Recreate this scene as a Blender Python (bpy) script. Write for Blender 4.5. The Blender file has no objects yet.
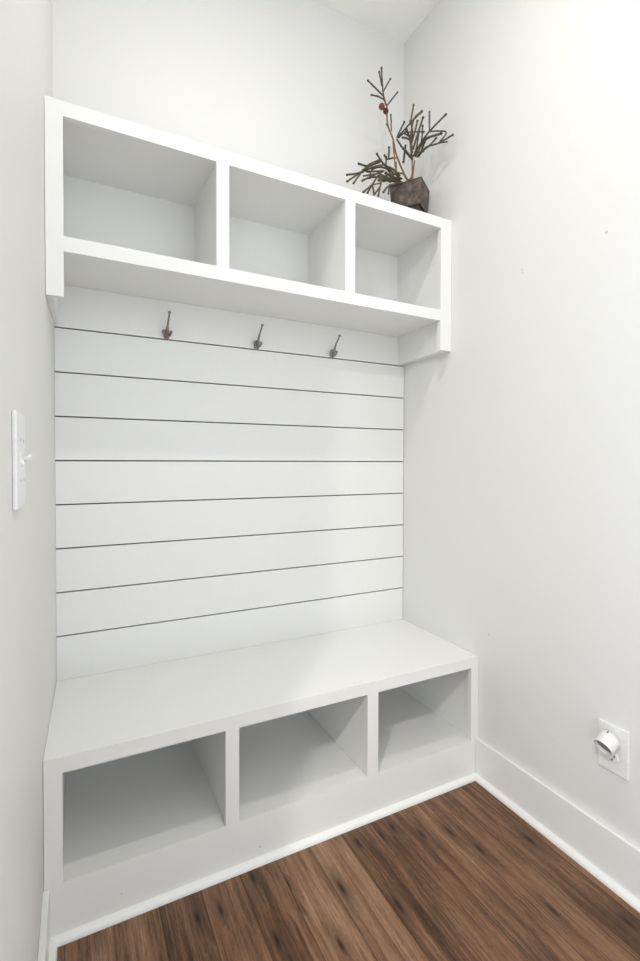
import bpy, bmesh, math, random
from mathutils import Vector, Matrix

random.seed(7)
S = bpy.context.scene
COL = S.collection

# ------------------------------------------------------------------ camera
F_PX, YAW, PITCH, ROLL, CY, CAM_H = 480.82, 26.863, -0.94, 0.132, 469.67, 1.2
cam_d = bpy.data.cameras.new('camera')
cam_d.sensor_fit = 'HORIZONTAL'
cam_d.sensor_width = 36.0
cam_d.lens = 36.0 * F_PX / 640.0
cam_d.shift_y = (CY - 480.5) / 640.0
cam_d.clip_start = 0.01
cam = bpy.data.objects.new('camera', cam_d)
COL.objects.link(cam)
cy_, pt_, rl_ = map(math.radians, (YAW, PITCH, ROLL))
FWD = Vector((math.sin(cy_) * math.cos(pt_), math.cos(cy_) * math.cos(pt_), math.sin(pt_)))
RGT = Vector((math.cos(cy_), -math.sin(cy_), 0))
UPV = RGT.cross(FWD)
RGT, UPV = RGT * math.cos(rl_) + UPV * math.sin(rl_), UPV * math.cos(rl_) - RGT * math.sin(rl_)
m = Matrix((RGT, UPV, -FWD)).transposed().to_4x4()
m.translation = Vector((0, 0, CAM_H))
cam.matrix_world = m
S.camera = cam

WORLD, WORLD_LOW, WIN1, WIN2, LAMP1, LAMP2 = 1.58, 1.75, 0.22, 0.18, 9.6, 58.0
# ------------------------------------------------------------------ view, world, lamps
S.view_settings.view_transform = 'Standard'
S.view_settings.look = 'None'
S.view_settings.exposure = 0.09
S.view_settings.gamma = 1.0
S.view_settings.use_curve_mapping = False

W = bpy.data.worlds.new('daylight')
S.world = W
W.use_nodes = True
bg = W.node_tree.nodes['Background']
# daylight of the rest of the house: an even bright interior with two bluish windows in it
wn_ = W.node_tree.nodes
wl_ = W.node_tree.links
wtc = wn_.new('ShaderNodeTexCoord')
wflat = wn_.new('ShaderNodeVectorMath'); wflat.operation = 'MULTIPLY'; wflat.inputs[1].default_value = (1, 1, 0)
wnor = wn_.new('ShaderNodeVectorMath'); wnor.operation = 'NORMALIZE'
wsep = wn_.new('ShaderNodeSeparateXYZ')
wl_.new(wtc.outputs['Generated'], wflat.inputs[0]); wl_.new(wflat.outputs[0], wnor.inputs[0]); wl_.new(wtc.outputs['Generated'], wsep.inputs[0])
wcol = None
for (dx, dy, half, z0, z1, col) in ((0.092, -0.996, 0.8, -0.60, 0.40, (9.6 * WIN1, 11.5 * WIN1, 14.0 * WIN1)), (-0.977, -0.21, 7.0, -0.02, 0.35, (8.7 * WIN2, 11.2 * WIN2, 15.0 * WIN2))):
    dot = wn_.new('ShaderNodeVectorMath'); dot.operation = 'DOT_PRODUCT'; dot.inputs[1].default_value = (dx, dy, 0)
    wl_.new(wnor.outputs[0], dot.inputs[0])
    g1 = wn_.new('ShaderNodeMath'); g1.operation = 'GREATER_THAN'; g1.inputs[1].default_value = math.cos(math.radians(half))
    wl_.new(dot.outputs['Value'], g1.inputs[0])
    g2 = wn_.new('ShaderNodeMath'); g2.operation = 'GREATER_THAN'; g2.inputs[1].default_value = z0; wl_.new(wsep.outputs['Z'], g2.inputs[0])
    g3 = wn_.new('ShaderNodeMath'); g3.operation = 'LESS_THAN'; g3.inputs[1].default_value = z1; wl_.new(wsep.outputs['Z'], g3.inputs[0])
    a1 = wn_.new('ShaderNodeMath'); a1.operation = 'MULTIPLY'; wl_.new(g1.outputs[0], a1.inputs[0]); wl_.new(g2.outputs[0], a1.inputs[1])
    a2 = wn_.new('ShaderNodeMath'); a2.operation = 'MULTIPLY'; wl_.new(a1.outputs[0], a2.inputs[0]); wl_.new(g3.outputs[0], a2.inputs[1])
    mx = wn_.new('ShaderNodeMix'); mx.data_type = 'RGBA'
    wl_.new(a2.outputs[0], mx.inputs['Factor'])
    if wcol is None:
        # room walls above the horizon; below it, glow added to brighten undersides
        lowr = wn_.new('ShaderNodeMapRange')
        lowr.inputs['From Min'].default_value = -0.30; lowr.inputs['From Max'].default_value = -0.02
        wl_.new(wsep.outputs['Z'], lowr.inputs['Value'])
        rm = wn_.new('ShaderNodeMix'); rm.data_type = 'RGBA'
        wl_.new(lowr.outputs['Result'], rm.inputs['Factor'])
        rm.inputs['A'].default_value = (0.965 * WORLD_LOW, 0.987 * WORLD_LOW, 0.985 * WORLD_LOW, 1)
        rm.inputs['B'].default_value = (0.935 * WORLD, 0.980 * WORLD, 1.0 * WORLD, 1)
        wl_.new(rm.outputs['Result'], mx.inputs['A'])
    else:
        wl_.new(wcol, mx.inputs['A'])
    mx.inputs['B'].default_value = (*col, 1)
    wcol = mx.outputs['Result']
wl_.new(wcol, bg.inputs[0])
bg.inputs[1].default_value = 1.0
W.cycles.sampling_method = 'MANUAL'
W.cycles.sample_map_resolution = 1024


def disc_lamp(name, loc, size, power, colour, spread):
    l = bpy.data.lights.new(name, 'AREA')
    l.shape = 'DISK'
    l.size = size
    l.energy = power
    l.color = colour
    l.spread = math.radians(spread)
    o = bpy.data.objects.new(name, l)
    o.location = loc
    COL.objects.link(o)
    return o


disc_lamp('closet_downlight', (0.52, 0.75, 3.12), 0.045, LAMP1, (1.0, 0.955, 0.915), 180)
disc_lamp('hall_downlight', (-1.30, -0.85, 3.12), 0.14, LAMP2, (1.0, 0.96, 0.92), 170)


# ------------------------------------------------------------------ materials
def new_mat(name):
    mt = bpy.data.materials.new(name)
    mt.use_nodes = True
    nt = mt.node_tree
    return mt, nt, nt.nodes['Principled BSDF']


def N(nt, typ, **kw):
    n = nt.nodes.new(typ)
    for k, v in kw.items():
        setattr(n, k, v)
    return n


def paint(name, col, rough=0.5, bump=0.02, scale=160.0, spots=(), coat=0.0):
    """roller-painted surface: faint colour mottling + orange-peel bump; spots = small nail holes / scuffs"""
    mt, nt, b = new_mat(name)
    tc = N(nt, 'ShaderNodeTexCoord')
    n1 = N(nt, 'ShaderNodeTexNoise'); n1.inputs['Scale'].default_value = 3.0; n1.inputs['Detail'].default_value = 3
    nt.links.new(tc.outputs['Object'], n1.inputs['Vector'])
    mix = N(nt, 'ShaderNodeMix', data_type='RGBA')
    mix.inputs['A'].default_value = (col[0] * .985, col[1] * .985, col[2] * .98, 1)
    mix.inputs['B'].default_value = (*col, 1)
    nt.links.new(n1.outputs['Fac'], mix.inputs['Factor'])
    out = mix.outputs['Result']
    for (p, r, c) in spots:
        d = N(nt, 'ShaderNodeVectorMath', operation='DISTANCE')
        d.inputs[1].default_value = p
        nt.links.new(tc.outputs['Object'], d.inputs[0])
        lt = N(nt, 'ShaderNodeMapRange')
        lt.inputs['From Min'].default_value = r * .5
        lt.inputs['From Max'].default_value = r
        lt.inputs['To Min'].default_value = 1
        lt.inputs['To Max'].default_value = 0
        nt.links.new(d.outputs['Value'], lt.inputs['Value'])
        mm = N(nt, 'ShaderNodeMix', data_type='RGBA')
        mm.inputs['B'].default_value = (*c, 1)
        nt.links.new(lt.outputs['Result'], mm.inputs['Factor'])
        nt.links.new(out, mm.inputs['A'])
        out = mm.outputs['Result']
    nt.links.new(out, b.inputs['Base Color'])
    b.inputs['Roughness'].default_value = rough
    n2 = N(nt, 'ShaderNodeTexNoise'); n2.inputs['Scale'].default_value = scale; n2.inputs['Detail'].default_value = 2
    nt.links.new(tc.outputs['Object'], n2.inputs['Vector'])
    bp = N(nt, 'ShaderNodeBump'); bp.inputs['Strength'].default_value = bump; bp.inputs['Distance'].default_value = 0.002
    nt.links.new(n2.outputs['Fac'], bp.inputs['Height'])
    nt.links.new(bp.outputs['Normal'], b.inputs['Normal'])
    return mt


def plain(name, col, rough=0.5, metal=0.0):
    mt, nt, b = new_mat(name)
    tc = N(nt, 'ShaderNodeTexCoord')
    n1 = N(nt, 'ShaderNodeTexNoise'); n1.inputs['Scale'].default_value = 120.0
    nt.links.new(tc.outputs['Object'], n1.inputs['Vector'])
    mix = N(nt, 'ShaderNodeMix', data_type='RGBA')
    mix.inputs['A'].default_value = (*[c * .88 for c in col], 1)
    mix.inputs['B'].default_value = (*[min(1, c * 1.1) for c in col], 1)
    nt.links.new(n1.outputs['Fac'], mix.inputs['Factor'])
    nt.links.new(mix.outputs['Result'], b.inputs['Base Color'])
    b.inputs['Roughness'].default_value = rough
    b.inputs['Metallic'].default_value = metal
    return mt


XL, XR, D, DB, DC = -0.080, 1.363, 1.825, 1.349, 1.513
YW = D + 0.015
ZS, ZC = 0.462, 3.133

M_wall = paint('wall_paint', (0.745, 0.743, 0.732), 0.55, 0.03)
M_wallr = paint('wall_paint_with_nail_holes', (0.745, 0.743, 0.732), 0.55, 0.03, spots=[
    ((XR, 0.872, 1.862), 0.0060, (0.50, 0.48, 0.46)),
    ((XR, 0.884, 1.866), 0.0035, (0.93, 0.93, 0.92)),
    ((XR, 1.165, 1.858), 0.0050, (0.62, 0.61, 0.59)),
    ((XR, 1.162, 1.848), 0.0040, (0.60, 0.59, 0.57)),
    ((XR, 1.300, 0.560), 0.0040, (0.55, 0.54, 0.52)),
])
M_ceil = paint('ceiling_paint', (0.90, 0.90, 0.885), 0.8, 0.02)
M_trim = paint('trim_enamel', (0.81, 0.81, 0.795), 0.28, 0.012, 90.0)
M_trimsc = paint('trim_enamel_scuffed', (0.81, 0.81, 0.795), 0.28, 0.012, 90.0, spots=[
    ((0.485, DB, 0.045), 0.004, (0.45, 0.43, 0.42)), ((0.10, DB, 0.06), 0.003, (0.6, 0.58, 0.56))])
M_ship = paint('shiplap_enamel', (0.80, 0.80, 0.785), 0.30, 0.012, 90.0)
M_gap = plain('shadow_gap_bare_wood', (0.17, 0.16, 0.15), 0.9)
M_plate = plain('white_plastic', (0.80, 0.80, 0.79), 0.3)
M_plug = plain('warm_white_plastic', (0.74, 0.72, 0.71), 0.35)
M_slot = plain('dark_slot', (0.06, 0.055, 0.05), 0.7)
M_grey = plain('grey_plastic', (0.20, 0.195, 0.19), 0.5)
M_screw = plain('painted_screw_head', (0.42, 0.42, 0.41), 0.4)
M_nickel = plain('satin_nickel', (0.29, 0.29, 0.28), 0.32, 1.0)
M_bronze = plain('brushed_bronze_nickel', (0.29, 0.24, 0.225), 0.32, 1.0)
M_stem = plain('brown_stem', (0.20, 0.10, 0.04), 0.7)
M_twig = plain('dusty_green_needles', (0.098, 0.083, 0.048), 0.8)
M_twig2 = plain('dark_brown_green_needles', (0.062, 0.052, 0.034), 0.8)
M_cone = plain('rust_brown_cone', (0.23, 0.085, 0.035), 0.6)
M_soil = plain('dark_moss', (0.05, 0.045, 0.03), 0.95)


def pot_mat():
    mt, nt, b = new_mat('weathered_tin')
    tc = N(nt, 'ShaderNodeTexCoord')
    n1 = N(nt, 'ShaderNodeTexNoise'); n1.inputs['Scale'].default_value = 28; n1.inputs['Detail'].default_value = 6
    n1.inputs['Roughness'].default_value = 0.7
    nt.links.new(tc.outputs['Object'], n1.inputs['Vector'])
    r = N(nt, 'ShaderNodeValToRGB')
    e = r.color_ramp.elements
    e[0].position = 0.35; e[0].color = (0.035, 0.028, 0.026, 1)
    e[1].position = 0.72; e[1].color = (0.24, 0.19, 0.165, 1)
    k = e.new(0.52); k.color = (0.105, 0.080, 0.068, 1)
    nt.links.new(n1.outputs['Fac'], r.inputs['Fac'])
    nt.links.new(r.outputs['Color'], b.inputs['Base Color'])
    b.inputs['Roughness'].default_value = 0.55
    b.inputs['Metallic'].default_value = 0.15
    bp = N(nt, 'ShaderNodeBump'); bp.inputs['Strength'].default_value = 0.3; bp.inputs['Distance'].default_value = 0.002
    nt.links.new(n1.outputs['Fac'], bp.inputs['Height'])
    nt.links.new(bp.outputs['Normal'], b.inputs['Normal'])
    return mt


M_pot = pot_mat()
M_potrim = plain('dark_tin_edge', (0.035, 0.03, 0.028), 0.5, 0.2)


def floor_mat():
    """brown plank floor, planks run along y; knots, streaks and dark seams"""
    mt, nt, b = new_mat('brown_plank_floor')
    L = nt.links.new
    tc = N(nt, 'ShaderNodeTexCoord')
    sep = N(nt, 'ShaderNodeSeparateXYZ'); L(tc.outputs['Object'], sep.inputs[0])

    def math_(op, a, b_=None, c=None):
        n = N(nt, 'ShaderNodeMath', operation=op)
        for i, v in enumerate((a, b_, c)):
            if v is None:
                continue
            if isinstance(v, (int, float)):
                n.inputs[i].default_value = v
            else:
                L(v, n.inputs[i])
        return n.outputs[0]
    PW, PL = 0.112, 2.9
    px = math_('DIVIDE', math_('ADD', sep.outputs['X'], 0.032 + PW * 40), PW)
    ix = math_('FLOOR', px)
    fx = math_('FRACT', px)
    wn = N(nt, 'ShaderNodeTexWhiteNoise', noise_dimensions='1D'); L(ix, wn.inputs['W'])
    py = math_('ADD', math_('DIVIDE', sep.outputs['Y'], PL), math_('ADD', math_('MULTIPLY', wn.outputs['Value'], 0.45), 0.05))
    iy = math_('FLOOR', py)
    fy = math_('FRACT', py)
    cv = N(nt, 'ShaderNodeCombineXYZ'); L(ix, cv.inputs[0]); L(iy, cv.inputs[1])
    wid = N(nt, 'ShaderNodeTexWhiteNoise', noise_dimensions='2D'); L(cv.outputs[0], wid.inputs['Vector'])
    off = N(nt, 'ShaderNodeVectorMath', operation='MULTIPLY'); off.inputs[1].default_value = (9, 13, 5)
    L(wid.outputs['Color'], off.inputs[0])
    base = N(nt, 'ShaderNodeVectorMath', operation='ADD'); L(tc.outputs['Object'], base.inputs[0]); L(off.outputs[0], base.inputs[1])

    def stretched(src, sx, sy):
        v = N(nt, 'ShaderNodeVectorMath', operation='MULTIPLY'); v.inputs[1].default_value = (sx, sy, 1)
        L(src, v.inputs[0])
        return v.outputs[0]

    def ramp(val, lo, hi, t0=0.0, t1=1.0):
        n = N(nt, 'ShaderNodeMapRange')
        n.inputs['From Min'].default_value = lo; n.inputs['From Max'].default_value = hi
        n.inputs['To Min'].default_value = t0; n.inputs['To Max'].default_value = t1
        L(val, n.inputs['Value'])
        return n.outputs[0]
    # knots: small dark cores in a longer dark flame along the grain
    kn = N(nt, 'ShaderNodeTexVoronoi', voronoi_dimensions='2D'); kn.inputs['Scale'].default_value = 1.0
    L(stretched(base.outputs[0], 14.0, 3.6), kn.inputs['Vector'])
    ksel = N(nt, 'ShaderNodeSeparateColor'); L(kn.outputs['Color'], ksel.inputs[0])
    kon = math_('GREATER_THAN', ksel.outputs[0], 0.50)
    core = math_('MULTIPLY', ramp(kn.outputs['Distance'], 0.02, 0.12, 1, 0), kon)
    flame = math_('MULTIPLY', ramp(kn.outputs['Distance'], 0.05, 0.42, 1, 0), kon)
    # the grain bends round the knots and wanders a little
    wob = N(nt, 'ShaderNodeTexNoise'); wob.inputs['Scale'].default_value = 1; wob.inputs['Detail'].default_value = 2
    L(stretched(base.outputs[0], 7, 3.0), wob.inputs['Vector'])
    bsum = math_('ADD', math_('MULTIPLY', flame, 0.007), math_('MULTIPLY', wob.outputs['Fac'], 0.008))
    bc = N(nt, 'ShaderNodeCombineXYZ'); L(bsum, bc.inputs[0])
    b2 = N(nt, 'ShaderNodeVectorMath', operation='ADD'); L(base.outputs[0], b2.inputs[0]); L(bc.outputs[0], b2.inputs[1])

    def grain(sx, sy, det, rough, dist=0.0):
        n = N(nt, 'ShaderNodeTexNoise'); n.inputs['Scale'].default_value = 1
        n.inputs['Detail'].default_value = det; n.inputs['Roughness'].default_value = rough
        n.inputs['Distortion'].default_value = dist
        L(stretched(b2.outputs[0], sx, sy), n.inputs['Vector'])
        return n.outputs['Fac']
    g1 = grain(40, 1.5, 6, 0.72, 0.10)
    g2 = grain(210, 10, 3, 0.7)
    g3 = grain(9, 1.6, 3, 0.55)
    g4 = grain(60, 3.6, 3, 0.6, 0.3)
    g5 = grain(260, 60, 3, 0.7)
    g6 = grain(120, 9, 4, 0.7, 0.3)
    s1 = math_('ADD', math_('MULTIPLY', g1, 0.56), math_('MULTIPLY', g2, 0.26))
    s2 = math_('ADD', math_('ADD', s1, math_('MULTIPLY', g3, 0.30)), math_('MULTIPLY', math_('SUBTRACT', g5, 0.5), 0.16))
    s3 = math_('ADD', s2, math_('MULTIPLY', math_('SUBTRACT', wid.outputs['Value'], 0.5), 0.07))
    r = N(nt, 'ShaderNodeValToRGB')
    e = r.color_ramp.elements
    e[0].position = 0.38; e[0].color = (0.040, 0.019, 0.011, 1)
    e[1].position = 0.73; e[1].color = (0.390, 0.245, 0.152, 1)
    k = e.new(0.49); k.color = (0.105, 0.054, 0.028, 1)
    k = e.new(0.56); k.color = (0.182, 0.096, 0.053, 1)
    k = e.new(0.65); k.color = (0.258, 0.146, 0.083, 1)
    L(s3, r.inputs['Fac'])
    stf = math_('MULTIPLY', ramp(g4, 0.57, 0.70), 0.62)
    m1 = N(nt, 'ShaderNodeMix', data_type='RGBA'); L(stf, m1.inputs['Factor']); L(r.outputs['Color'], m1.inputs['A'])
    m1.inputs['B'].default_value = (0.036, 0.020, 0.014, 1)
    m1b = N(nt, 'ShaderNodeMix', data_type='RGBA'); L(math_('MULTIPLY', ramp(g6, 0.60, 0.70), 0.55), m1b.inputs['Factor']); L(m1.outputs['Result'], m1b.inputs['A'])
    m1b.inputs['B'].default_value = (0.040, 0.022, 0.015, 1)
    fl = math_('MULTIPLY', math_('MULTIPLY', flame, ramp(g1, 0.35, 0.62)), 0.80)
    mf = N(nt, 'ShaderNodeMix', data_type='RGBA'); L(fl, mf.inputs['Factor']); L(m1b.outputs['Result'], mf.inputs['A'])
    mf.inputs['B'].default_value = (0.050, 0.027, 0.017, 1)
    m2 = N(nt, 'ShaderNodeMix', data_type='RGBA'); L(math_('MULTIPLY', core, 0.9), m2.inputs['Factor'])
    L(mf.outputs['Result'], m2.inputs['A']); m2.inputs['B'].default_value = (0.012, 0.008, 0.006, 1)
    ex = math_('MULTIPLY', math_('MINIMUM', fx, math_('SUBTRACT', 1.0, fx)), PW)
    ey = math_('MULTIPLY', math_('MINIMUM', fy, math_('SUBTRACT', 1.0, fy)), PL)
    ed = math_('MINIMUM', ex, ey)
    sm = N(nt, 'ShaderNodeMapRange'); sm.inputs['From Min'].default_value = 0.0003; sm.inputs['From Max'].default_value = 0.0018
    sm.inputs['To Min'].default_value = 1; sm.inputs['To Max'].default_value = 0
    L(ed, sm.inputs['Value'])
    m3 = N(nt, 'ShaderNodeMix', data_type='RGBA'); L(math_('MULTIPLY', sm.outputs[0], 0.7), m3.inputs['Factor'])
    L(m2.outputs['Result'], m3.inputs['A']); m3.inputs['B'].default_value = (0.020, 0.011, 0.008, 1)
    L(m3.outputs['Result'], b.inputs['Base Color'])
    rr = N(nt, 'ShaderNodeMapRange'); rr.inputs['To Min'].default_value = 0.36; rr.inputs['To Max'].default_value = 0.55
    L(g1, rr.inputs['Value']); L(rr.outputs[0], b.inputs['Roughness'])
    b.inputs['Specular IOR Level'].default_value = 0.28
    bp = N(nt, 'ShaderNodeBump'); bp.inputs['Strength'].default_value = 0.25; bp.inputs['Distance'].default_value = 0.002
    L(math_('SUBTRACT', g1, sm.outputs[0]), bp.inputs['Height'])
    L(bp.outputs['Normal'], b.inputs['Normal'])
    return mt


M_floor = floor_mat()


# ------------------------------------------------------------------ mesh helpers
def box(bm, x0, y0, z0, x1, y1, z1, bev=0.0, seg=2):
    r = bmesh.ops.create_cube(bm, size=1.0)
    vs = r['verts']
    for v in vs:
        v.co = Vector((x0 + (v.co.x + .5) * (x1 - x0), y0 + (v.co.y + .5) * (y1 - y0), z0 + (v.co.z + .5) * (z1 - z0)))
    if bev > 0:
        es = list({e for v in vs for e in v.link_edges})
        bmesh.ops.bevel(bm, geom=es, offset=bev, segments=seg, affect='EDGES', profile=0.6)


def prism(bm, poly, z0, z1):
    lo = [bm.verts.new((x, y, z0)) for x, y in poly]
    hi = [bm.verts.new((x, y, z1)) for x, y in poly]
    n = len(poly)
    for k in range(n):
        bm.faces.new((lo[k], lo[(k + 1) % n], hi[(k + 1) % n], hi[k]))
    bm.faces.new(lo[::-1])
    bm.faces.new(hi)


def left_wall_x(y):
    # the plaster of the left wall bows in towards the back corner
    return XL + 0.017 * max(0.0, min(1.0, (y - 1.26) / 0.58)) ** 1.2


def out_of_level(bm):
    # the shelf was hung a few millimetres low on the right
    for v in bm.verts:
        k = min(1.0, max(0.35, (v.co.z - 1.65) / 0.10)) if v.co.z > 1.652 else 0.0
        v.co.z += (0.002 - 0.0085 * (v.co.x + 0.03)) * k


def tube(bm, pts, rad, seg=8, cap=True):
    """tapered tube through pts, rad = number or list"""
    pts = [Vector(p) for p in pts]
    n = len(pts)
    rads = rad if isinstance(rad, (list, tuple)) else [rad] * n
    rings = []
    up = Vector((0.31, 0.17, 0.93)).normalized()
    for i, p in enumerate(pts):
        t = (pts[min(i + 1, n - 1)] - pts[max(i - 1, 0)]).normalized()
        a = t.cross(up)
        if a.length < 1e-3:
            a = t.cross(Vector((1, 0, 0)))
        a.normalize()
        c = t.cross(a)
        rings.append([bm.verts.new(p + (a * math.cos(k * 2 * math.pi / seg) + c * math.sin(k * 2 * math.pi / seg)) * rads[i]) for k in range(seg)])
    for i in range(n - 1):
        for k in range(seg):
            bm.faces.new((rings[i][k], rings[i][(k + 1) % seg], rings[i + 1][(k + 1) % seg], rings[i + 1][k]))
    if cap:
        bm.faces.new(rings[0][::-1])
        bm.faces.new(rings[-1])


def ball(bm, c, r, sub=2, sc=(1, 1, 1)):
    rr = bmesh.ops.create_icosphere(bm, subdivisions=sub, radius=r)
    for v in rr['verts']:
        v.co = Vector((v.co.x * sc[0], v.co.y * sc[1], v.co.z * sc[2])) + Vector(c)


def lathe(bm, prof, seg=32, mat=None):
    """prof: list of (radius, z); revolve round z then transform by mat"""
    vs = []
    for (r, z) in prof:
        vs.append([bm.verts.new(Vector((r * math.cos(k * 2 * math.pi / seg), r * math.sin(k * 2 * math.pi / seg), z))) for k in range(seg)]
                  if r > 1e-6 else [bm.verts.new(Vector((0, 0, z)))])
    for a, b in zip(vs[:-1], vs[1:]):
        for k in range(seg):
            q = [a[k % len(a)], a[(k + 1) % len(a)], b[(k + 1) % len(b)], b[k % len(b)]]
            u = []
            for v in q:
                if v not in u:
                    u.append(v)
            if len(u) > 2:
                bm.faces.new(u)
    if mat is not None:
        for ring in vs:
            for v in ring:
                v.co = mat @ v.co


def obj(name, bm, mat, parent=None, smooth=False, label=None):
    bmesh.ops.recalc_face_normals(bm, faces=bm.faces)
    me = bpy.data.meshes.new(name)
    bm.to_mesh(me)
    bm.free()
    me.materials.append(mat)
    if smooth:
        for p in me.polygons:
            p.use_smooth = True
    o = bpy.data.objects.new(name, me)
    COL.objects.link(o)
    if parent is not None:
        o.parent = parent
        o.matrix_parent_inverse = Matrix.Translation(-parent.location) if parent.type == 'EMPTY' else Matrix()
    if label:
        o['label'] = label
    return o


def thing(name, label, cat, loc, group=None):
    o = bpy.data.objects.new(name, None)
    o.empty_display_size = 0.05
    o.location = loc
    COL.objects.link(o)
    o['label'] = label
    o['category'] = cat
    if group:
        o['group'] = group
    return o


def struct(name, bm, mat, label, cat):
    o = obj(name, bm, mat)
    o['kind'] = 'structure'
    o['label'] = label
    o['category'] = cat
    return o


def B(*boxes, bev=0.0):
    bm = bmesh.new()
    for b in boxes:
        box(bm, *b, bev=bev)
    return bm


# ------------------------------------------------------------------ the room
struct('floor', B((-0.95, -0.60, -0.05, 1.50, 1.96, 0.0)), M_floor, 'brown wood plank floor with dark knots and streaks', 'floor')
struct('ceiling', B((-2.6, -2.2, ZC, 1.50, 1.96, ZC + 0.08)), M_ceil, 'plain white ceiling above the corner', 'ceiling')
struct('wall_back', B((XL - .12, YW, 0, XR + .10, YW + .10, ZC)), M_wall, 'white painted wall behind the cubby shelf', 'wall')
struct('wall_right', B((XR, -1.0, 0, XR + .10, YW, ZC)), M_wallr, 'white painted wall to the right with two small nail holes', 'wall')
LY = [0.575, 1.0, 1.2] + [1.26 + .58 * i / 8 for i in range(9)]
bm = bmesh.new()
prism(bm, [(left_wall_x(min(yy, YW)), yy) for yy in LY[:-1]] + [(left_wall_x(YW), YW), (XL - .12, YW), (XL - .12, 0.575)], 0, ZC)
struct('wall_left', bm, M_wall, 'white painted wall at the left edge carrying the light switch', 'wall')


def quarter_round(bm, run, r, axis):
    """quarter-round strip: run=(a0,a1) along axis; foot corner at c, growing in dirs"""
    (a0, a1), (c0, s0) = run
    ring = []
    pts = [(0, 0)] + [(r * math.sin(t * math.pi / 12), r * math.cos(t * math.pi / 12)) for t in range(7)]
    for a in (a0, a1):
        row = []
        for (u, z) in pts:
            row.append(bm.verts.new((c0 + s0 * u, a, z) if axis == 'y' else (a, c0 + s0 * u, z)))
        ring.append(row)
    n = len(pts)
    for i in range(n):
        bm.faces.new((ring[0][i], ring[0][(i + 1) % n], ring[1][(i + 1) % n], ring[1][i]))
    bm.faces.new(ring[0])
    bm.faces.new(ring[1][::-1])


ZB = 0.150
struct('baseboard_right', B((XR - .013, -1.0, 0, XR, DB - .0005, ZB), bev=0.003), M_trim, 'tall white baseboard along the right wall', 'baseboard')
struct('baseboard_left', B((XL, 0.575, 0, XL + .015, DB - .0005, ZB - .010), bev=0.003), M_trim, 'tall white baseboard along the left wall', 'baseboard')
bm = bmesh.new(); quarter_round(bm, ((-1.0, DB), (XR - .013, -1)), 0.017, 'y')
struct('trim_1', bm, M_trim, 'white shoe moulding along the right baseboard', 'moulding')
bm = bmesh.new(); quarter_round(bm, ((0.575, DB), (XL + .015, 1)), 0.017, 'y')
struct('trim_2', bm, M_trim, 'white shoe moulding along the left baseboard', 'moulding')

# ------------------------------------------------------------------ shiplap
sh = thing('shiplap_panel', 'white shiplap panelling with dark gaps between bench and cubby shelf', 'wall panelling', (0.64, YW, ZS))
S1, DS, GAP = 1.6446, 0.1476, 0.0046
ZR = 1.778
zs = [ZS + 0.0002] + sorted(S1 - DS * i for i in range(8)) + [ZR + .0078]
bm = bmesh.new()
GX0, GX1 = -0.0632, XR - 0.0025
for i in range(len(zs) - 1):
    z0 = zs[i] + (GAP / 2 if i else 0)
    z1 = zs[i + 1] - (GAP / 2 if i < len(zs) - 2 else 0)
    box(bm, GX0, D, z0, GX1, YW - .003, z1, bev=0.0007, seg=1)
for v in bm.verts:
    if v.co.z > 1.7:
        v.co.z += 0.002 - 0.0085 * (v.co.x + 0.03)
obj('board', bm, M_ship, sh)
obj('gap_backing', B((GX0, YW - .003, ZS + .001, GX1, YW - .0002, 1.72)), M_gap, sh, label='dark bare strip behind the gaps')

# ------------------------------------------------------------------ bench
ben = thing('storage_bench', 'white built-in bench with three open cubbies below the shiplap', 'bench', (0.64, 1.58, 0))
BX0, BX1 = left_wall_x(DB + .02) + .0008, XR - .0008
ZF, ZO = 0.143, 0.422
L0, L1, A0, A1, R0, R1 = -0.0355, 0.380, 0.4205, 0.8645, 0.907, 1.327
FB = 0.020                                              # face frame thickness
bm = bmesh.new()
ys_ = [DB + FB + (YW - .0005 - DB - FB) * i / 6 for i in range(7)]
prism(bm, [(left_wall_x(yy) + .0008, yy) for yy in ys_] + [(BX1, YW - .0005), (BX1, DB + FB)], ZS - .016, ZS)
obj('seat_top', bm, M_trim, ben)
bm = B((BX0, DB + .0005, 0.110, L0, DB + FB, ZO), (L1, DB + .0005, 0.110, A0, DB + FB, ZO), (A1, DB + .0005, 0.110, R0, DB + FB, ZO),
       (R1, DB + .0005, 0.110, BX1, DB + FB, ZO), (BX0, DB + .0005, ZO, BX1, DB + FB, ZS))
obj('face_frame', bm, M_trim, ben)
obj('base_panel', B((L0, DB + .0008, 0.0, L1, DB + FB, ZF), (A0, DB + .0008, 0.0, A1, DB + FB, ZF), (R0, DB + .0008, 0.0, R1, DB + FB, ZF),
                    (BX0, DB + .0008, 0.0, L0, DB + FB, 0.110), (L1, DB + .0008, 0.0, A0, DB + FB, 0.110), (A1, DB + .0008, 0.0, R0, DB + FB, 0.110),
                    (R1, DB + .0008, 0.0, BX1, DB + FB, 0.110), bev=0.0), M_trimsc, ben)
for (a, b) in ((L1 + .002, A0 - .002), (A1 + .002, R0 - .002)):
    obj('divider', B((a, DB + FB, ZF, b, YW - .012, ZS - .016)), M_trim, ben)
for (a, b) in ((-.0618, L0 - .002), (R1 + .018, BX1)):
    obj('side_panel', B((a, DB + FB, 0.0, b, YW - .012, ZS - .016)), M_trim, ben)
for (a, b) in ((L0 - .002, L1 + .002), (A0 - .002, A1 + .002), (R0 - .002, R1 + .018)):
    obj('cubby_floor', B((a, DB + FB, ZF - .018, b, YW - .012, ZF - .0005)), M_trim, ben)
obj('back_panel', B((-.0618, YW - .012, 0.0, BX1, YW - .0005, ZS - .016)), M_trim, ben)
bm = bmesh.new(); quarter_round(bm, ((XL + .016, XR - .014), (DB + .0005, -1)), 0.017, 'x')
obj('shoe_moulding', bm, M_trim, ben)

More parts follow.
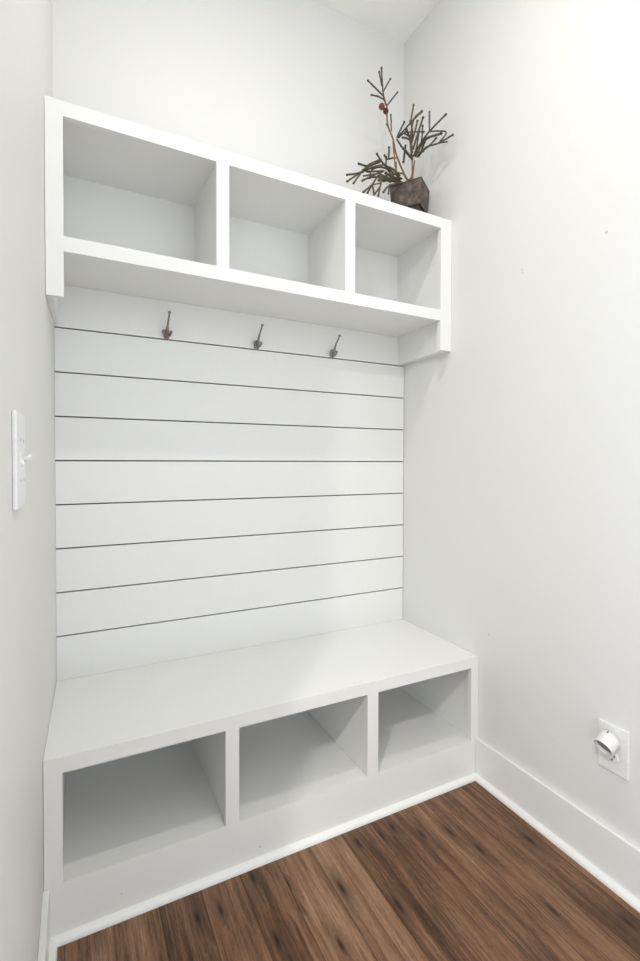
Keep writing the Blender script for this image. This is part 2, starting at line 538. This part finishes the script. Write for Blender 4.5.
# ------------------------------------------------------------------ wall cabinet
cab = thing('cubby_shelf', 'white wall-mounted cubby shelf with three open compartments', 'shelf', (0.64, 1.68, 1.778))
CX0, CX1 = left_wall_x(DC + .02) + .0008, XR - .001
ZT, ZU, ZI, ZR, ZL = 2.188, 2.147, 1.820, 1.778, 1.654
l0, l1, a0, a1, r0, r1 = -0.0285, 0.3985, 0.4395, 0.8670, 0.9075, 1.3075


def cab_part(name, bm):
    out_of_level(bm)
    return obj(name, bm, M_trim, cab)


CB = -0.0618                                             # left end at the back, where the wall bows in
cab_part('face_frame', B((CX0, DC, ZL, l0, DC + FB, ZT), (r1, DC, ZL, CX1, DC + FB, ZT), (l0, DC, ZU, r1, DC + FB, ZT), (l0, DC, ZR, r1, DC + FB, ZI),
                         (l1, DC, ZI, a0, DC + FB, ZU), (a1, DC, ZI, r0, DC + FB, ZU)))
cab_part('top_panel', B((CB, DC + FB, ZU + .006, CX1, YW - .0005, ZT - .001)))
cab_part('bottom_panel', B((-.052, DC + FB, ZR + .008, r1 + .020, YW - .0005, ZI - .001)))
bm = bmesh.new()
ys_ = [DC + FB + (D - .0008 - DC - FB) * i / 4 for i in range(5)]
prism(bm, [(left_wall_x(yy) + .0008, yy) for yy in ys_] + [(-.052, D - .0008), (-.052, DC + FB)], ZL, ZR + .008)
box(bm, CB, DC + FB, ZR + .008, -.052, YW - .0005, ZU + .006)
cab_part('side_panel', bm)
cab_part('side_panel', B((r1 + .020, DC + FB, ZL, CX1, D - .0008, ZR + .008), (r1 + .020, DC + FB, ZR + .008, CX1, YW - .0005, ZU + .006)))
for (a, b) in ((l1 + .002, a0 - .002), (a1 + .002, r0 - .002)):
    cab_part('divider', B((a, DC + FB, ZI - .001, b, YW - .008, ZU + .006)))
for (a, b) in ((-.052, l1 + .002), (a0 - .002, a1 + .002), (r0 - .002, r1 + .020)):
    cab_part('back_panel', B((a, YW - .008, ZI - .001, b, YW - .0005, ZU + .006)))


# ------------------------------------------------------------------ coat hooks
def make_hook(x, label, mat):
    z = 1.662
    t = thing('coat_hook', label, 'hook', (x, D, z), 'coat hooks on the shiplap')
    bm = bmesh.new()
    # oval back plate with a raised boss
    lathe(bm, [(0, 0), (0.013, 0), (0.013, 0.002), (0.0115, 0.0035), (0.007, 0.0042), (0.0065, 0.008), (0, 0.0085)], 24,
          Matrix.Translation((x, D, z)) @ Matrix.Diagonal((0.85, 1, 1.55, 1)) @ Matrix.Rotation(math.radians(90), 4, 'X'))
    obj('back_plate', bm, mat, t, True)
    bm = bmesh.new()
    P = [(0, -.004, -.002), (0, -.014, .001), (0, -.022, .010), (0, -.028, .024), (0, -.040, .037), (0, -.058, .052), (0, -.066, .060)]
    P = [(x + a, D + b, z + c) for a, b, c in P]
    tube(bm, P, [.0080, .0074, .0058, .0042, .0035, .0034, .0034], 10)
    ball(bm, (x, D - .068, z + .0625), .0062, 2, (1, 1, .85))
    obj('upper_prong', bm, mat, t, True)
    for s in (-1, 1):
        bm = bmesh.new()
        P = [(0, -.004, -.006), (s * .004, -.010, -.007), (s * .009, -.016, -.006), (s * .0125, -.019, .000), (s * .0132, -.020, .005)]
        P = [(x + a, D + b, z + c) for a, b, c in P]
        tube(bm, P, [.0052, .0046, .0038, .0034, .0034], 10)
        ball(bm, (x + s * .0133, D - .0202, z + .007), .0054, 2)
        obj('lower_prong', bm, mat, t, True)
    for dz in (.0145, -.0150):
        bm = bmesh.new()
        ball(bm, (x, D - .0035, z + dz), .0026, 1, (1, .5, 1))
        obj('screw', bm, mat, t, True)


make_hook(0.295, 'leftmost of three metal coat hooks, brownish, below the left shelf compartment', M_bronze)
make_hook(0.640, 'middle of three grey metal coat hooks, below the middle shelf compartment', M_nickel)
make_hook(0.980, 'rightmost of three grey metal coat hooks, nearest the right wall', M_nickel)

# ------------------------------------------------------------------ light switch on the left wall
sw = thing('light_switch', 'white light switch plate on the left wall, seen almost edge-on', 'light switch', (XL, 0.855, 1.201))
bm = bmesh.new()
box(bm, XL, 0.788, 1.131, XL + .0066, 0.906, 1.271, bev=0.0030)
obj('cover_plate', bm, M_plate, sw)
for yy in (0.833, 0.879):
    obj('toggle_collar', B((XL + .006, yy - .0055, 1.188, XL + .0075, yy + .0055, 1.214), bev=.0006), M_plate, sw)
    for dz in (.030, -.030):
        bm = bmesh.new()
        ball(bm, (XL + .0062, yy, 1.201 + dz), .0032, 2, (.35, 1, 1))
        obj('screw', bm, M_screw, sw, True)
bm = bmesh.new()
tube(bm, [(XL + .006, .879, 1.201), (XL + .012, .879, 1.205), (XL + .0175, .879, 1.209)], [.0040, .0036, .0030], 8)
obj('toggle', bm, M_plate, sw, True)
bm = bmesh.new()
tube(bm, [(XL + .006, .833, 1.201), (XL + .009, .833, 1.196), (XL + .010, .833, 1.193)], [.0040, .0036, .0030], 8)
obj('toggle', bm, M_plate, sw, True)

# ------------------------------------------------------------------ outlet on the right wall
OY, OZ = 0.832, 0.385
out = thing('wall_outlet', 'white double wall outlet low on the right wall above the baseboard', 'outlet', (XR, OY, OZ))
obj('cover_plate', B((XR - .0062, OY - .044, OZ - .068, XR, OY + .044, OZ + .068), bev=.0028), M_plate, out)
for dz in (.0215, -.0215):
    bm = bmesh.new()
    lathe(bm, [(0, 0), (.0172, 0), (.0172, .0022), (.0160, .0030), (0, .0030)], 28,
          Matrix.Translation((XR - .0060, OY, OZ + dz)) @ Matrix.Rotation(math.radians(-90), 4, 'Y') @ Matrix.Diagonal((.86, 1, 1, 1)))
    rc = obj('receptacle', bm, M_plate, out)
    bm = bmesh.new()
    xs = XR - .0093
    box(bm, xs, OY - .0078, OZ + dz - .002, xs + .001, OY - .0054, OZ + dz + .0065)
    box(bm, xs, OY + .0054, OZ + dz - .001, xs + .001, OY + .0078, OZ + dz + .0060)
    lathe(bm, [(0, 0), (.0026, 0), (.0026, .001), (0, .001)], 12,
          Matrix.Translation((xs + .001, OY, OZ + dz - .0085)) @ Matrix.Rotation(math.radians(-90), 4, 'Y'))
    obj('slot', bm, M_slot, rc)
bm = bmesh.new(); ball(bm, (XR - .0062, OY, OZ), .0028, 2, (.4, 1, 1)); obj('screw', bm, M_plate, out, True)

# plug-in night light: domed cup, its mouth tilted down into the room
pz = OZ + .026
nl = thing('plug_in_light', 'round white plug-in cup with grey mouth, in the upper outlet socket', 'plug-in', (XR - .0093, OY, pz))
ax = Vector((-0.84, 0.02, -0.50)).normalized()
q = Vector((0, 0, 1)).rotation_difference(ax).to_matrix().to_4x4()
Mx = Matrix.Translation((XR - .032, OY - .004, pz + .006)) @ q
bm = bmesh.new()
R = .0262
prof = [(0, -.024)] + [(R * math.sin(t * math.pi / 20), -.024 + .022 * (1 - math.cos(t * math.pi / 20))) for t in range(1, 10)] + \
       [(R, 0), (R, .026), (R - .0008, .0275), (R - .0022, .0275), (R - .0026, .026), (R - .003, .018)]
lathe(bm, prof, 36, Mx)
obj('housing', bm, M_plug, nl, True)
bm = bmesh.new()
lathe(bm, [(0, .0185), (.012, .0182), (R - .003, .018), (R - .003, .0165), (0, .0165)], 36, Mx)
obj('mouth', bm, M_grey, nl, label='grey recessed mouth')
obj('plug_base', B((XR - .032, OY - .013, pz - .012, XR - .0093, OY + .013, pz + .012), bev=.002), M_plug, nl)
bm = bmesh.new()
ball(bm, (0, 0, 0), .0045, 2, (1, .45, .35))
vv = Mx @ Vector((0, 0, -.009))
nrm = (Vector((0, -.05, 1)) - ax * Vector((0, -.05, 1)).dot(ax)).normalized()
rot = Vector((0, 0, 1)).rotation_difference(nrm).to_matrix().to_4x4()
bm.transform(Matrix.Translation(vv + nrm * R) @ rot)
obj('sensor', bm, M_grey, nl, True)

# ------------------------------------------------------------------ potted faux evergreen on top of the shelf
ZT0 = ZT - 0.0085 * (1.20 + 0.03) + 0.0018
PT = 2.358
PB, PA, PC = Vector((1.254, 1.571)), Vector((1.178, 1.690)), Vector((1.355, 1.642))
u = (PA - PB).normalized(); side_u = (PA - PB).length
v = (PC - PB).normalized(); side_v = (PC - PB).length
ctr = PB + u * side_u / 2 + v * side_v / 2
pot_t = thing('potted_evergreen', 'sparse artificial evergreen sprigs in a square weathered pot on the cubby shelf', 'potted plant', (ctr.x, ctr.y, ZT0))


def frustum(bm, z0, s0, z1, s1, shell=None):
    def ring(z, s):
        return [bm.verts.new((*(ctr + u * a * side_u / 2 * s + v * b * side_v / 2 * s), z)) for a, b in ((-1, -1), (1, -1), (1, 1), (-1, 1))]
    r0_, r1_ = ring(z0, s0), ring(z1, s1)
    for k in range(4):
        bm.faces.new((r0_[k], r0_[(k + 1) % 4], r1_[(k + 1) % 4], r1_[k]))
    bm.faces.new(r0_[::-1])
    if shell is None:
        bm.faces.new(r1_)
    else:
        r2_ = ring(z1, s1 - shell); r3_ = ring(z1 - .03, s1 - shell - .02)
        for k in range(4):
            bm.faces.new((r1_[k], r1_[(k + 1) % 4], r2_[(k + 1) % 4], r2_[k]))
            bm.faces.new((r2_[k], r2_[(k + 1) % 4], r3_[(k + 1) % 4], r3_[k]))
        bm.faces.new(r3_)


bm = bmesh.new()
frustum(bm, 2.260, .87, PT - .004, .985, .10)
obj('pot', bm, M_pot, pot_t)
bm = bmesh.new()
frustum(bm, PT - .0045, 1.0, PT, 1.0, .10)
obj('rim', bm, M_potrim, pot_t, label='dark rim')
bm = bmesh.new()
frustum(bm, ZT0, .86, 2.255, .80)
frustum(bm, 2.255, .885, 2.260, .885)
obj('plinth', bm, M_potrim, pot_t, label='dark plinth under the pot')
bm = bmesh.new()
frustum(bm, PT - .04, .80, PT - .022, .84)
obj('filling', bm, M_soil, pot_t)

def smooth_path(pts, n=5):
    P = [Vector(p) for p in pts]
    if len(P) == 2:
        return [P[0].lerp(P[1], i / n) for i in range(n + 1)]
    o = []
    for i in range(len(P) - 1):
        p0, p1, p2, p3 = P[max(i - 1, 0)], P[i], P[i + 1], P[min(i + 2, len(P) - 1)]
        for k in range(n):
            t = k / n
            o.append(0.5 * ((2 * p1) + (p2 - p0) * t + (2 * p0 - 5 * p1 + 4 * p2 - p3) * t * t + (3 * p1 - p0 - 3 * p2 + p3) * t ** 3))
    o.append(P[-1])
    return o


def stem(pts, r0=.0042, r1=.0030):
    bm = bmesh.new()
    P = smooth_path(pts)
    n = len(P)
    tube(bm, P, [r0 + (r1 - r0) * i / (n - 1) for i in range(n)], 8)
    for i in range(2, n - 1, 4):
        ball(bm, P[i], r1 * 1.35, 1)
    obj('stem', bm, M_stem, pot_t, True)


def twig(pts, r=.0034, knob=True):
    r *= 1.24
    """needle-covered sprig: a core, short needles pressed along it, a blunt bud at the tip"""
    bm = bmesh.new()
    P = smooth_path(pts)
    n = len(P)
    tube(bm, P, [r * .75] * (n - 1) + [r * .6], 6)
    L = sum((P[i + 1] - P[i]).length for i in range(n - 1))
    cnt = int(L / .0011)
    for c in range(cnt):
        f = (c + random.random()) / cnt * (n - 1)
        i = min(int(f), n - 2)
        p = P[i].lerp(P[i + 1], f - i)
        t = (P[i + 1] - P[i]).normalized()
        a = t.cross(Vector((random.uniform(-1, 1), random.uniform(-1, 1), random.uniform(-1, 1))))
        if a.length < .1:
            continue
        a.normalize()
        ln = random.uniform(.005, .0085)
        tip = p + a * (r * random.uniform(1.0, 1.45)) + t * ln
        s = t.cross(a) * .0007
        b0 = p + a * r * .4
        vs = [bm.verts.new(b0 + s), bm.verts.new(b0 - s), bm.verts.new(b0 + a * .0008 - t * .001), bm.verts.new(tip)]
        for tri in ((0, 1, 3), (1, 2, 3), (2, 0, 3), (0, 2, 1)):
            bm.faces.new([vs[k] for k in tri])
    if knob:
        t = (P[-1] - P[-2]).normalized()
        ball(bm, P[-1], r * 1.25, 1)
    obj('sprig', bm, M_twig if random.random() < .6 else M_twig2, pot_t)


Y0 = 1.650
# brown stems
stem([(1.246, 1.650, 2.382), (1.231, 1.650, 2.394), (1.188, 1.655, 2.476), (1.176, 1.660, 2.536), (1.152, 1.665, 2.593), (1.152, 1.670, 2.674)])
stem([(1.267, 1.650, 2.387), (1.272, 1.650, 2.422), (1.272, 1.640, 2.466)], .0036, .0026)
stem([(1.251, 1.650, 2.383), (1.267, 1.650, 2.408), (1.251, 1.630, 2.465)], .0036, .0026)
stem([(1.209, 1.655, 2.370), (1.185, 1.650, 2.398), (1.170, 1.652, 2.518)], .0034, .0026)
stem([(1.225, 1.650, 2.401), (1.191, 1.645, 2.395)], .003, .0026)
stem([(1.188, 1.655, 2.459), (1.164, 1.650, 2.450), (1.128, 1.640, 2.426)], .003, .0024)
# top sprig
twig([(1.150, 1.670, 2.669), (1.136, 1.675, 2.721), (1.131, 1.680, 2.824)])
twig([(1.138, 1.675, 2.709), (1.053, 1.660, 2.731)])
twig([(1.141, 1.672, 2.692), (1.101, 1.660, 2.685), (1.063, 1.650, 2.671)], .0031)
twig([(1.139, 1.676, 2.731), (1.182, 1.690, 2.805)], .0031)
twig([(1.152, 1.670, 2.672), (1.211, 1.680, 2.752)], .0031)
twig([(1.131, 1.676, 2.748), (1.123, 1.685, 2.809)], .003)
twig([(1.169, 1.662, 2.568), (1.158, 1.650, 2.623)], .0026)
twig([(1.156, 1.664, 2.578), (1.139, 1.655, 2.585)], .0026, False)
# right spray, leaning out over the front of the shelf
for pts, r in [
    ([(1.251, 1.630, 2.459), (1.222, 1.600, 2.499), (1.209, 1.570, 2.564), (1.236, 1.550, 2.598)], .0042),
    ([(1.204, 1.580, 2.561), (1.211, 1.570, 2.628)], .0032),
    ([(1.240, 1.610, 2.482), (1.240, 1.590, 2.514), (1.259, 1.570, 2.594)], .0040),
    ([(1.184, 1.640, 2.533), (1.217, 1.600, 2.576), (1.252, 1.580, 2.616)], .0036),
    ([(1.180, 1.640, 2.530), (1.188, 1.600, 2.572)], .0036),
    ([(1.253, 1.620, 2.467), (1.257, 1.580, 2.498), (1.270, 1.540, 2.526), (1.307, 1.490, 2.571)], .0036),
    ([(1.267, 1.540, 2.525), (1.259, 1.530, 2.591)], .0030),
    ([(1.270, 1.540, 2.524), (1.300, 1.480, 2.495), (1.291, 1.510, 2.467)], .0030),
    ([(1.269, 1.620, 2.467), (1.267, 1.560, 2.471), (1.291, 1.510, 2.467), (1.316, 1.460, 2.476)], .0036),
    ([(1.291, 1.510, 2.467), (1.310, 1.485, 2.462)], .0026),
    ([(1.252, 1.580, 2.480), (1.264, 1.550, 2.500), (1.310, 1.520, 2.516)], .0044),
    ([(1.202, 1.620, 2.549), (1.264, 1.570, 2.538)], .0026),
    ([(1.180, 1.640, 2.526), (1.210, 1.630, 2.484), (1.251, 1.630, 2.459)], .0036),
    ([(1.243, 1.620, 2.484), (1.217, 1.600, 2.517), (1.192, 1.590, 2.536)], .0042),
    ([(1.259, 1.620, 2.464), (1.273, 1.600, 2.506), (1.273, 1.590, 2.577)], .0034),
    ([(1.199, 1.630, 2.532), (1.215, 1.600, 2.509), (1.235, 1.610, 2.472)], .0040),
    ([(1.229, 1.645, 2.519), (1.222, 1.650, 2.450)], .0040),
    ([(1.266, 1.610, 2.461), (1.263, 1.590, 2.465), (1.267, 1.560, 2.509)], .0042),
    ([(1.248, 1.620, 2.461), (1.250, 1.600, 2.487), (1.263, 1.600, 2.564)], .0036),
    ([(1.269, 1.610, 2.469), (1.268, 1.580, 2.469)], .0044),
    ([(1.230, 1.610, 2.495), (1.223, 1.575, 2.532), (1.223, 1.560, 2.563)], .0036),
    ([(1.255, 1.590, 2.463), (1.274, 1.550, 2.473), (1.293, 1.530, 2.499)], .0036),
    ([(1.210, 1.600, 2.523), (1.202, 1.620, 2.543), (1.188, 1.635, 2.533)], .0034),
    ([(1.248, 1.630, 2.463), (1.233, 1.640, 2.488), (1.209, 1.650, 2.512)], .0032),
    ([(1.257, 1.560, 2.502), (1.272, 1.530, 2.501), (1.293, 1.515, 2.504)], .0034),
    ([(1.230, 1.600, 2.513), (1.216, 1.585, 2.548), (1.202, 1.580, 2.568)], .0030),
]:
    twig(pts, r)
# left spray, drooping over the front edge
for pts, r in [
    ([(1.219, 1.655, 2.381), (1.153, 1.640, 2.388), (1.102, 1.630, 2.405), (1.078, 1.630, 2.430)], .0036),
    ([(1.097, 1.630, 2.409), (1.021, 1.600, 2.350), (0.962, 1.580, 2.332)], .0034),
    ([(1.092, 1.630, 2.402), (1.021, 1.600, 2.348), (0.960, 1.570, 2.292), (0.894, 1.550, 2.256)], .0034),
    ([(0.977, 1.580, 2.307), (0.888, 1.540, 2.225)], .0032),
    ([(0.969, 1.570, 2.297), (0.922, 1.550, 2.233)], .0032),
    ([(1.128, 1.640, 2.408), (1.055, 1.610, 2.363), (0.991, 1.600, 2.320)], .0036),
    ([(1.113, 1.640, 2.378), (1.051, 1.610, 2.343), (1.012, 1.600, 2.327)], .0034),
    ([(1.118, 1.640, 2.379), (1.044, 1.600, 2.322), (0.973, 1.570, 2.266)], .0038),
    ([(1.062, 1.620, 2.341), (0.998, 1.600, 2.306)], .0030),
    ([(1.212, 1.645, 2.362), (1.146, 1.630, 2.341), (1.072, 1.600, 2.331), (1.017, 1.570, 2.263), (0.971, 1.560, 2.218)], .0036),
    ([(1.017, 1.570, 2.263), (0.990, 1.560, 2.220)], .0032),
    ([(1.017, 1.570, 2.263), (1.016, 1.555, 2.218)], .0036),
    ([(1.080, 1.610, 2.349), (1.056, 1.570, 2.273), (1.023, 1.560, 2.225)], .0032),
    ([(1.057, 1.570, 2.283), (1.035, 1.555, 2.218)], .0034),
    ([(1.017, 1.570, 2.262), (1.064, 1.580, 2.286)], .0026),
    ([(1.208, 1.640, 2.356), (1.101, 1.575, 2.284), (1.059, 1.555, 2.238)], .0036),
    ([(1.099, 1.575, 2.284), (1.081, 1.555, 2.237)], .0030),
    ([(1.093, 1.610, 2.318), (1.188, 1.640, 2.371)], .0060),
    ([(1.088, 1.610, 2.331), (1.178, 1.640, 2.385)], .0044),
    ([(1.126, 1.630, 2.394), (1.169, 1.640, 2.396), (1.200, 1.650, 2.390)], .0046),
    ([(1.171, 1.650, 2.452), (1.133, 1.640, 2.431), (1.114, 1.630, 2.434)], .0034),
    ([(1.128, 1.640, 2.394), (1.121, 1.630, 2.430)], .0034),
    ([(1.148, 1.650, 2.445), (1.156, 1.660, 2.496)], .0036),
    ([(1.184, 1.650, 2.439), (1.185, 1.650, 2.394)], .0034),
    ([(1.081, 1.620, 2.378), (1.035, 1.600, 2.339), (1.016, 1.585, 2.303)], .0034),
    ([(1.139, 1.620, 2.330), (1.091, 1.600, 2.319), (1.054, 1.580, 2.295)], .0044),
    ([(1.198, 1.640, 2.364), (1.144, 1.620, 2.351), (1.114, 1.620, 2.359)], .0044),
    ([(1.188, 1.640, 2.357), (1.117, 1.610, 2.335), (1.077, 1.600, 2.329)], .0044),
    ([(1.148, 1.640, 2.391), (1.084, 1.610, 2.369), (1.035, 1.600, 2.346)], .0036),
    ([(1.178, 1.640, 2.363), (1.148, 1.640, 2.379), (1.133, 1.640, 2.395)], .0038),
    ([(1.081, 1.620, 2.401), (1.025, 1.600, 2.359), (0.981, 1.580, 2.313)], .0034),
    ([(1.096, 1.600, 2.324), (1.047, 1.590, 2.310), (1.012, 1.585, 2.294)], .0032),
]:
    twig(pts, r)


def cone(c, r, lab, mat):
    bm = bmesh.new()
    c = Vector(c)
    ball(bm, c, r * .8, 2, (.9, .9, 1.1))
    for k in range(46):                                  # spiral of blunt scales
        z = 1 - 2 * (k + .5) / 46
        a = k * 2.39996
        d = Vector((math.sqrt(1 - z * z) * math.cos(a), math.sqrt(1 - z * z) * math.sin(a), z * 1.1))
        ball(bm, c + d * r * .82, r * .24, 1)
    obj('small_cone', bm, mat, pot_t, label=lab)


M_cone2 = plain('dark_red_brown_cone', (0.10, 0.030, 0.018), 0.6)
cone((1.123, 1.665, 2.655), .0125, 'tan brown cone', M_cone)
cone((1.139, 1.660, 2.639), .0115, 'dark red brown cone', M_cone2)
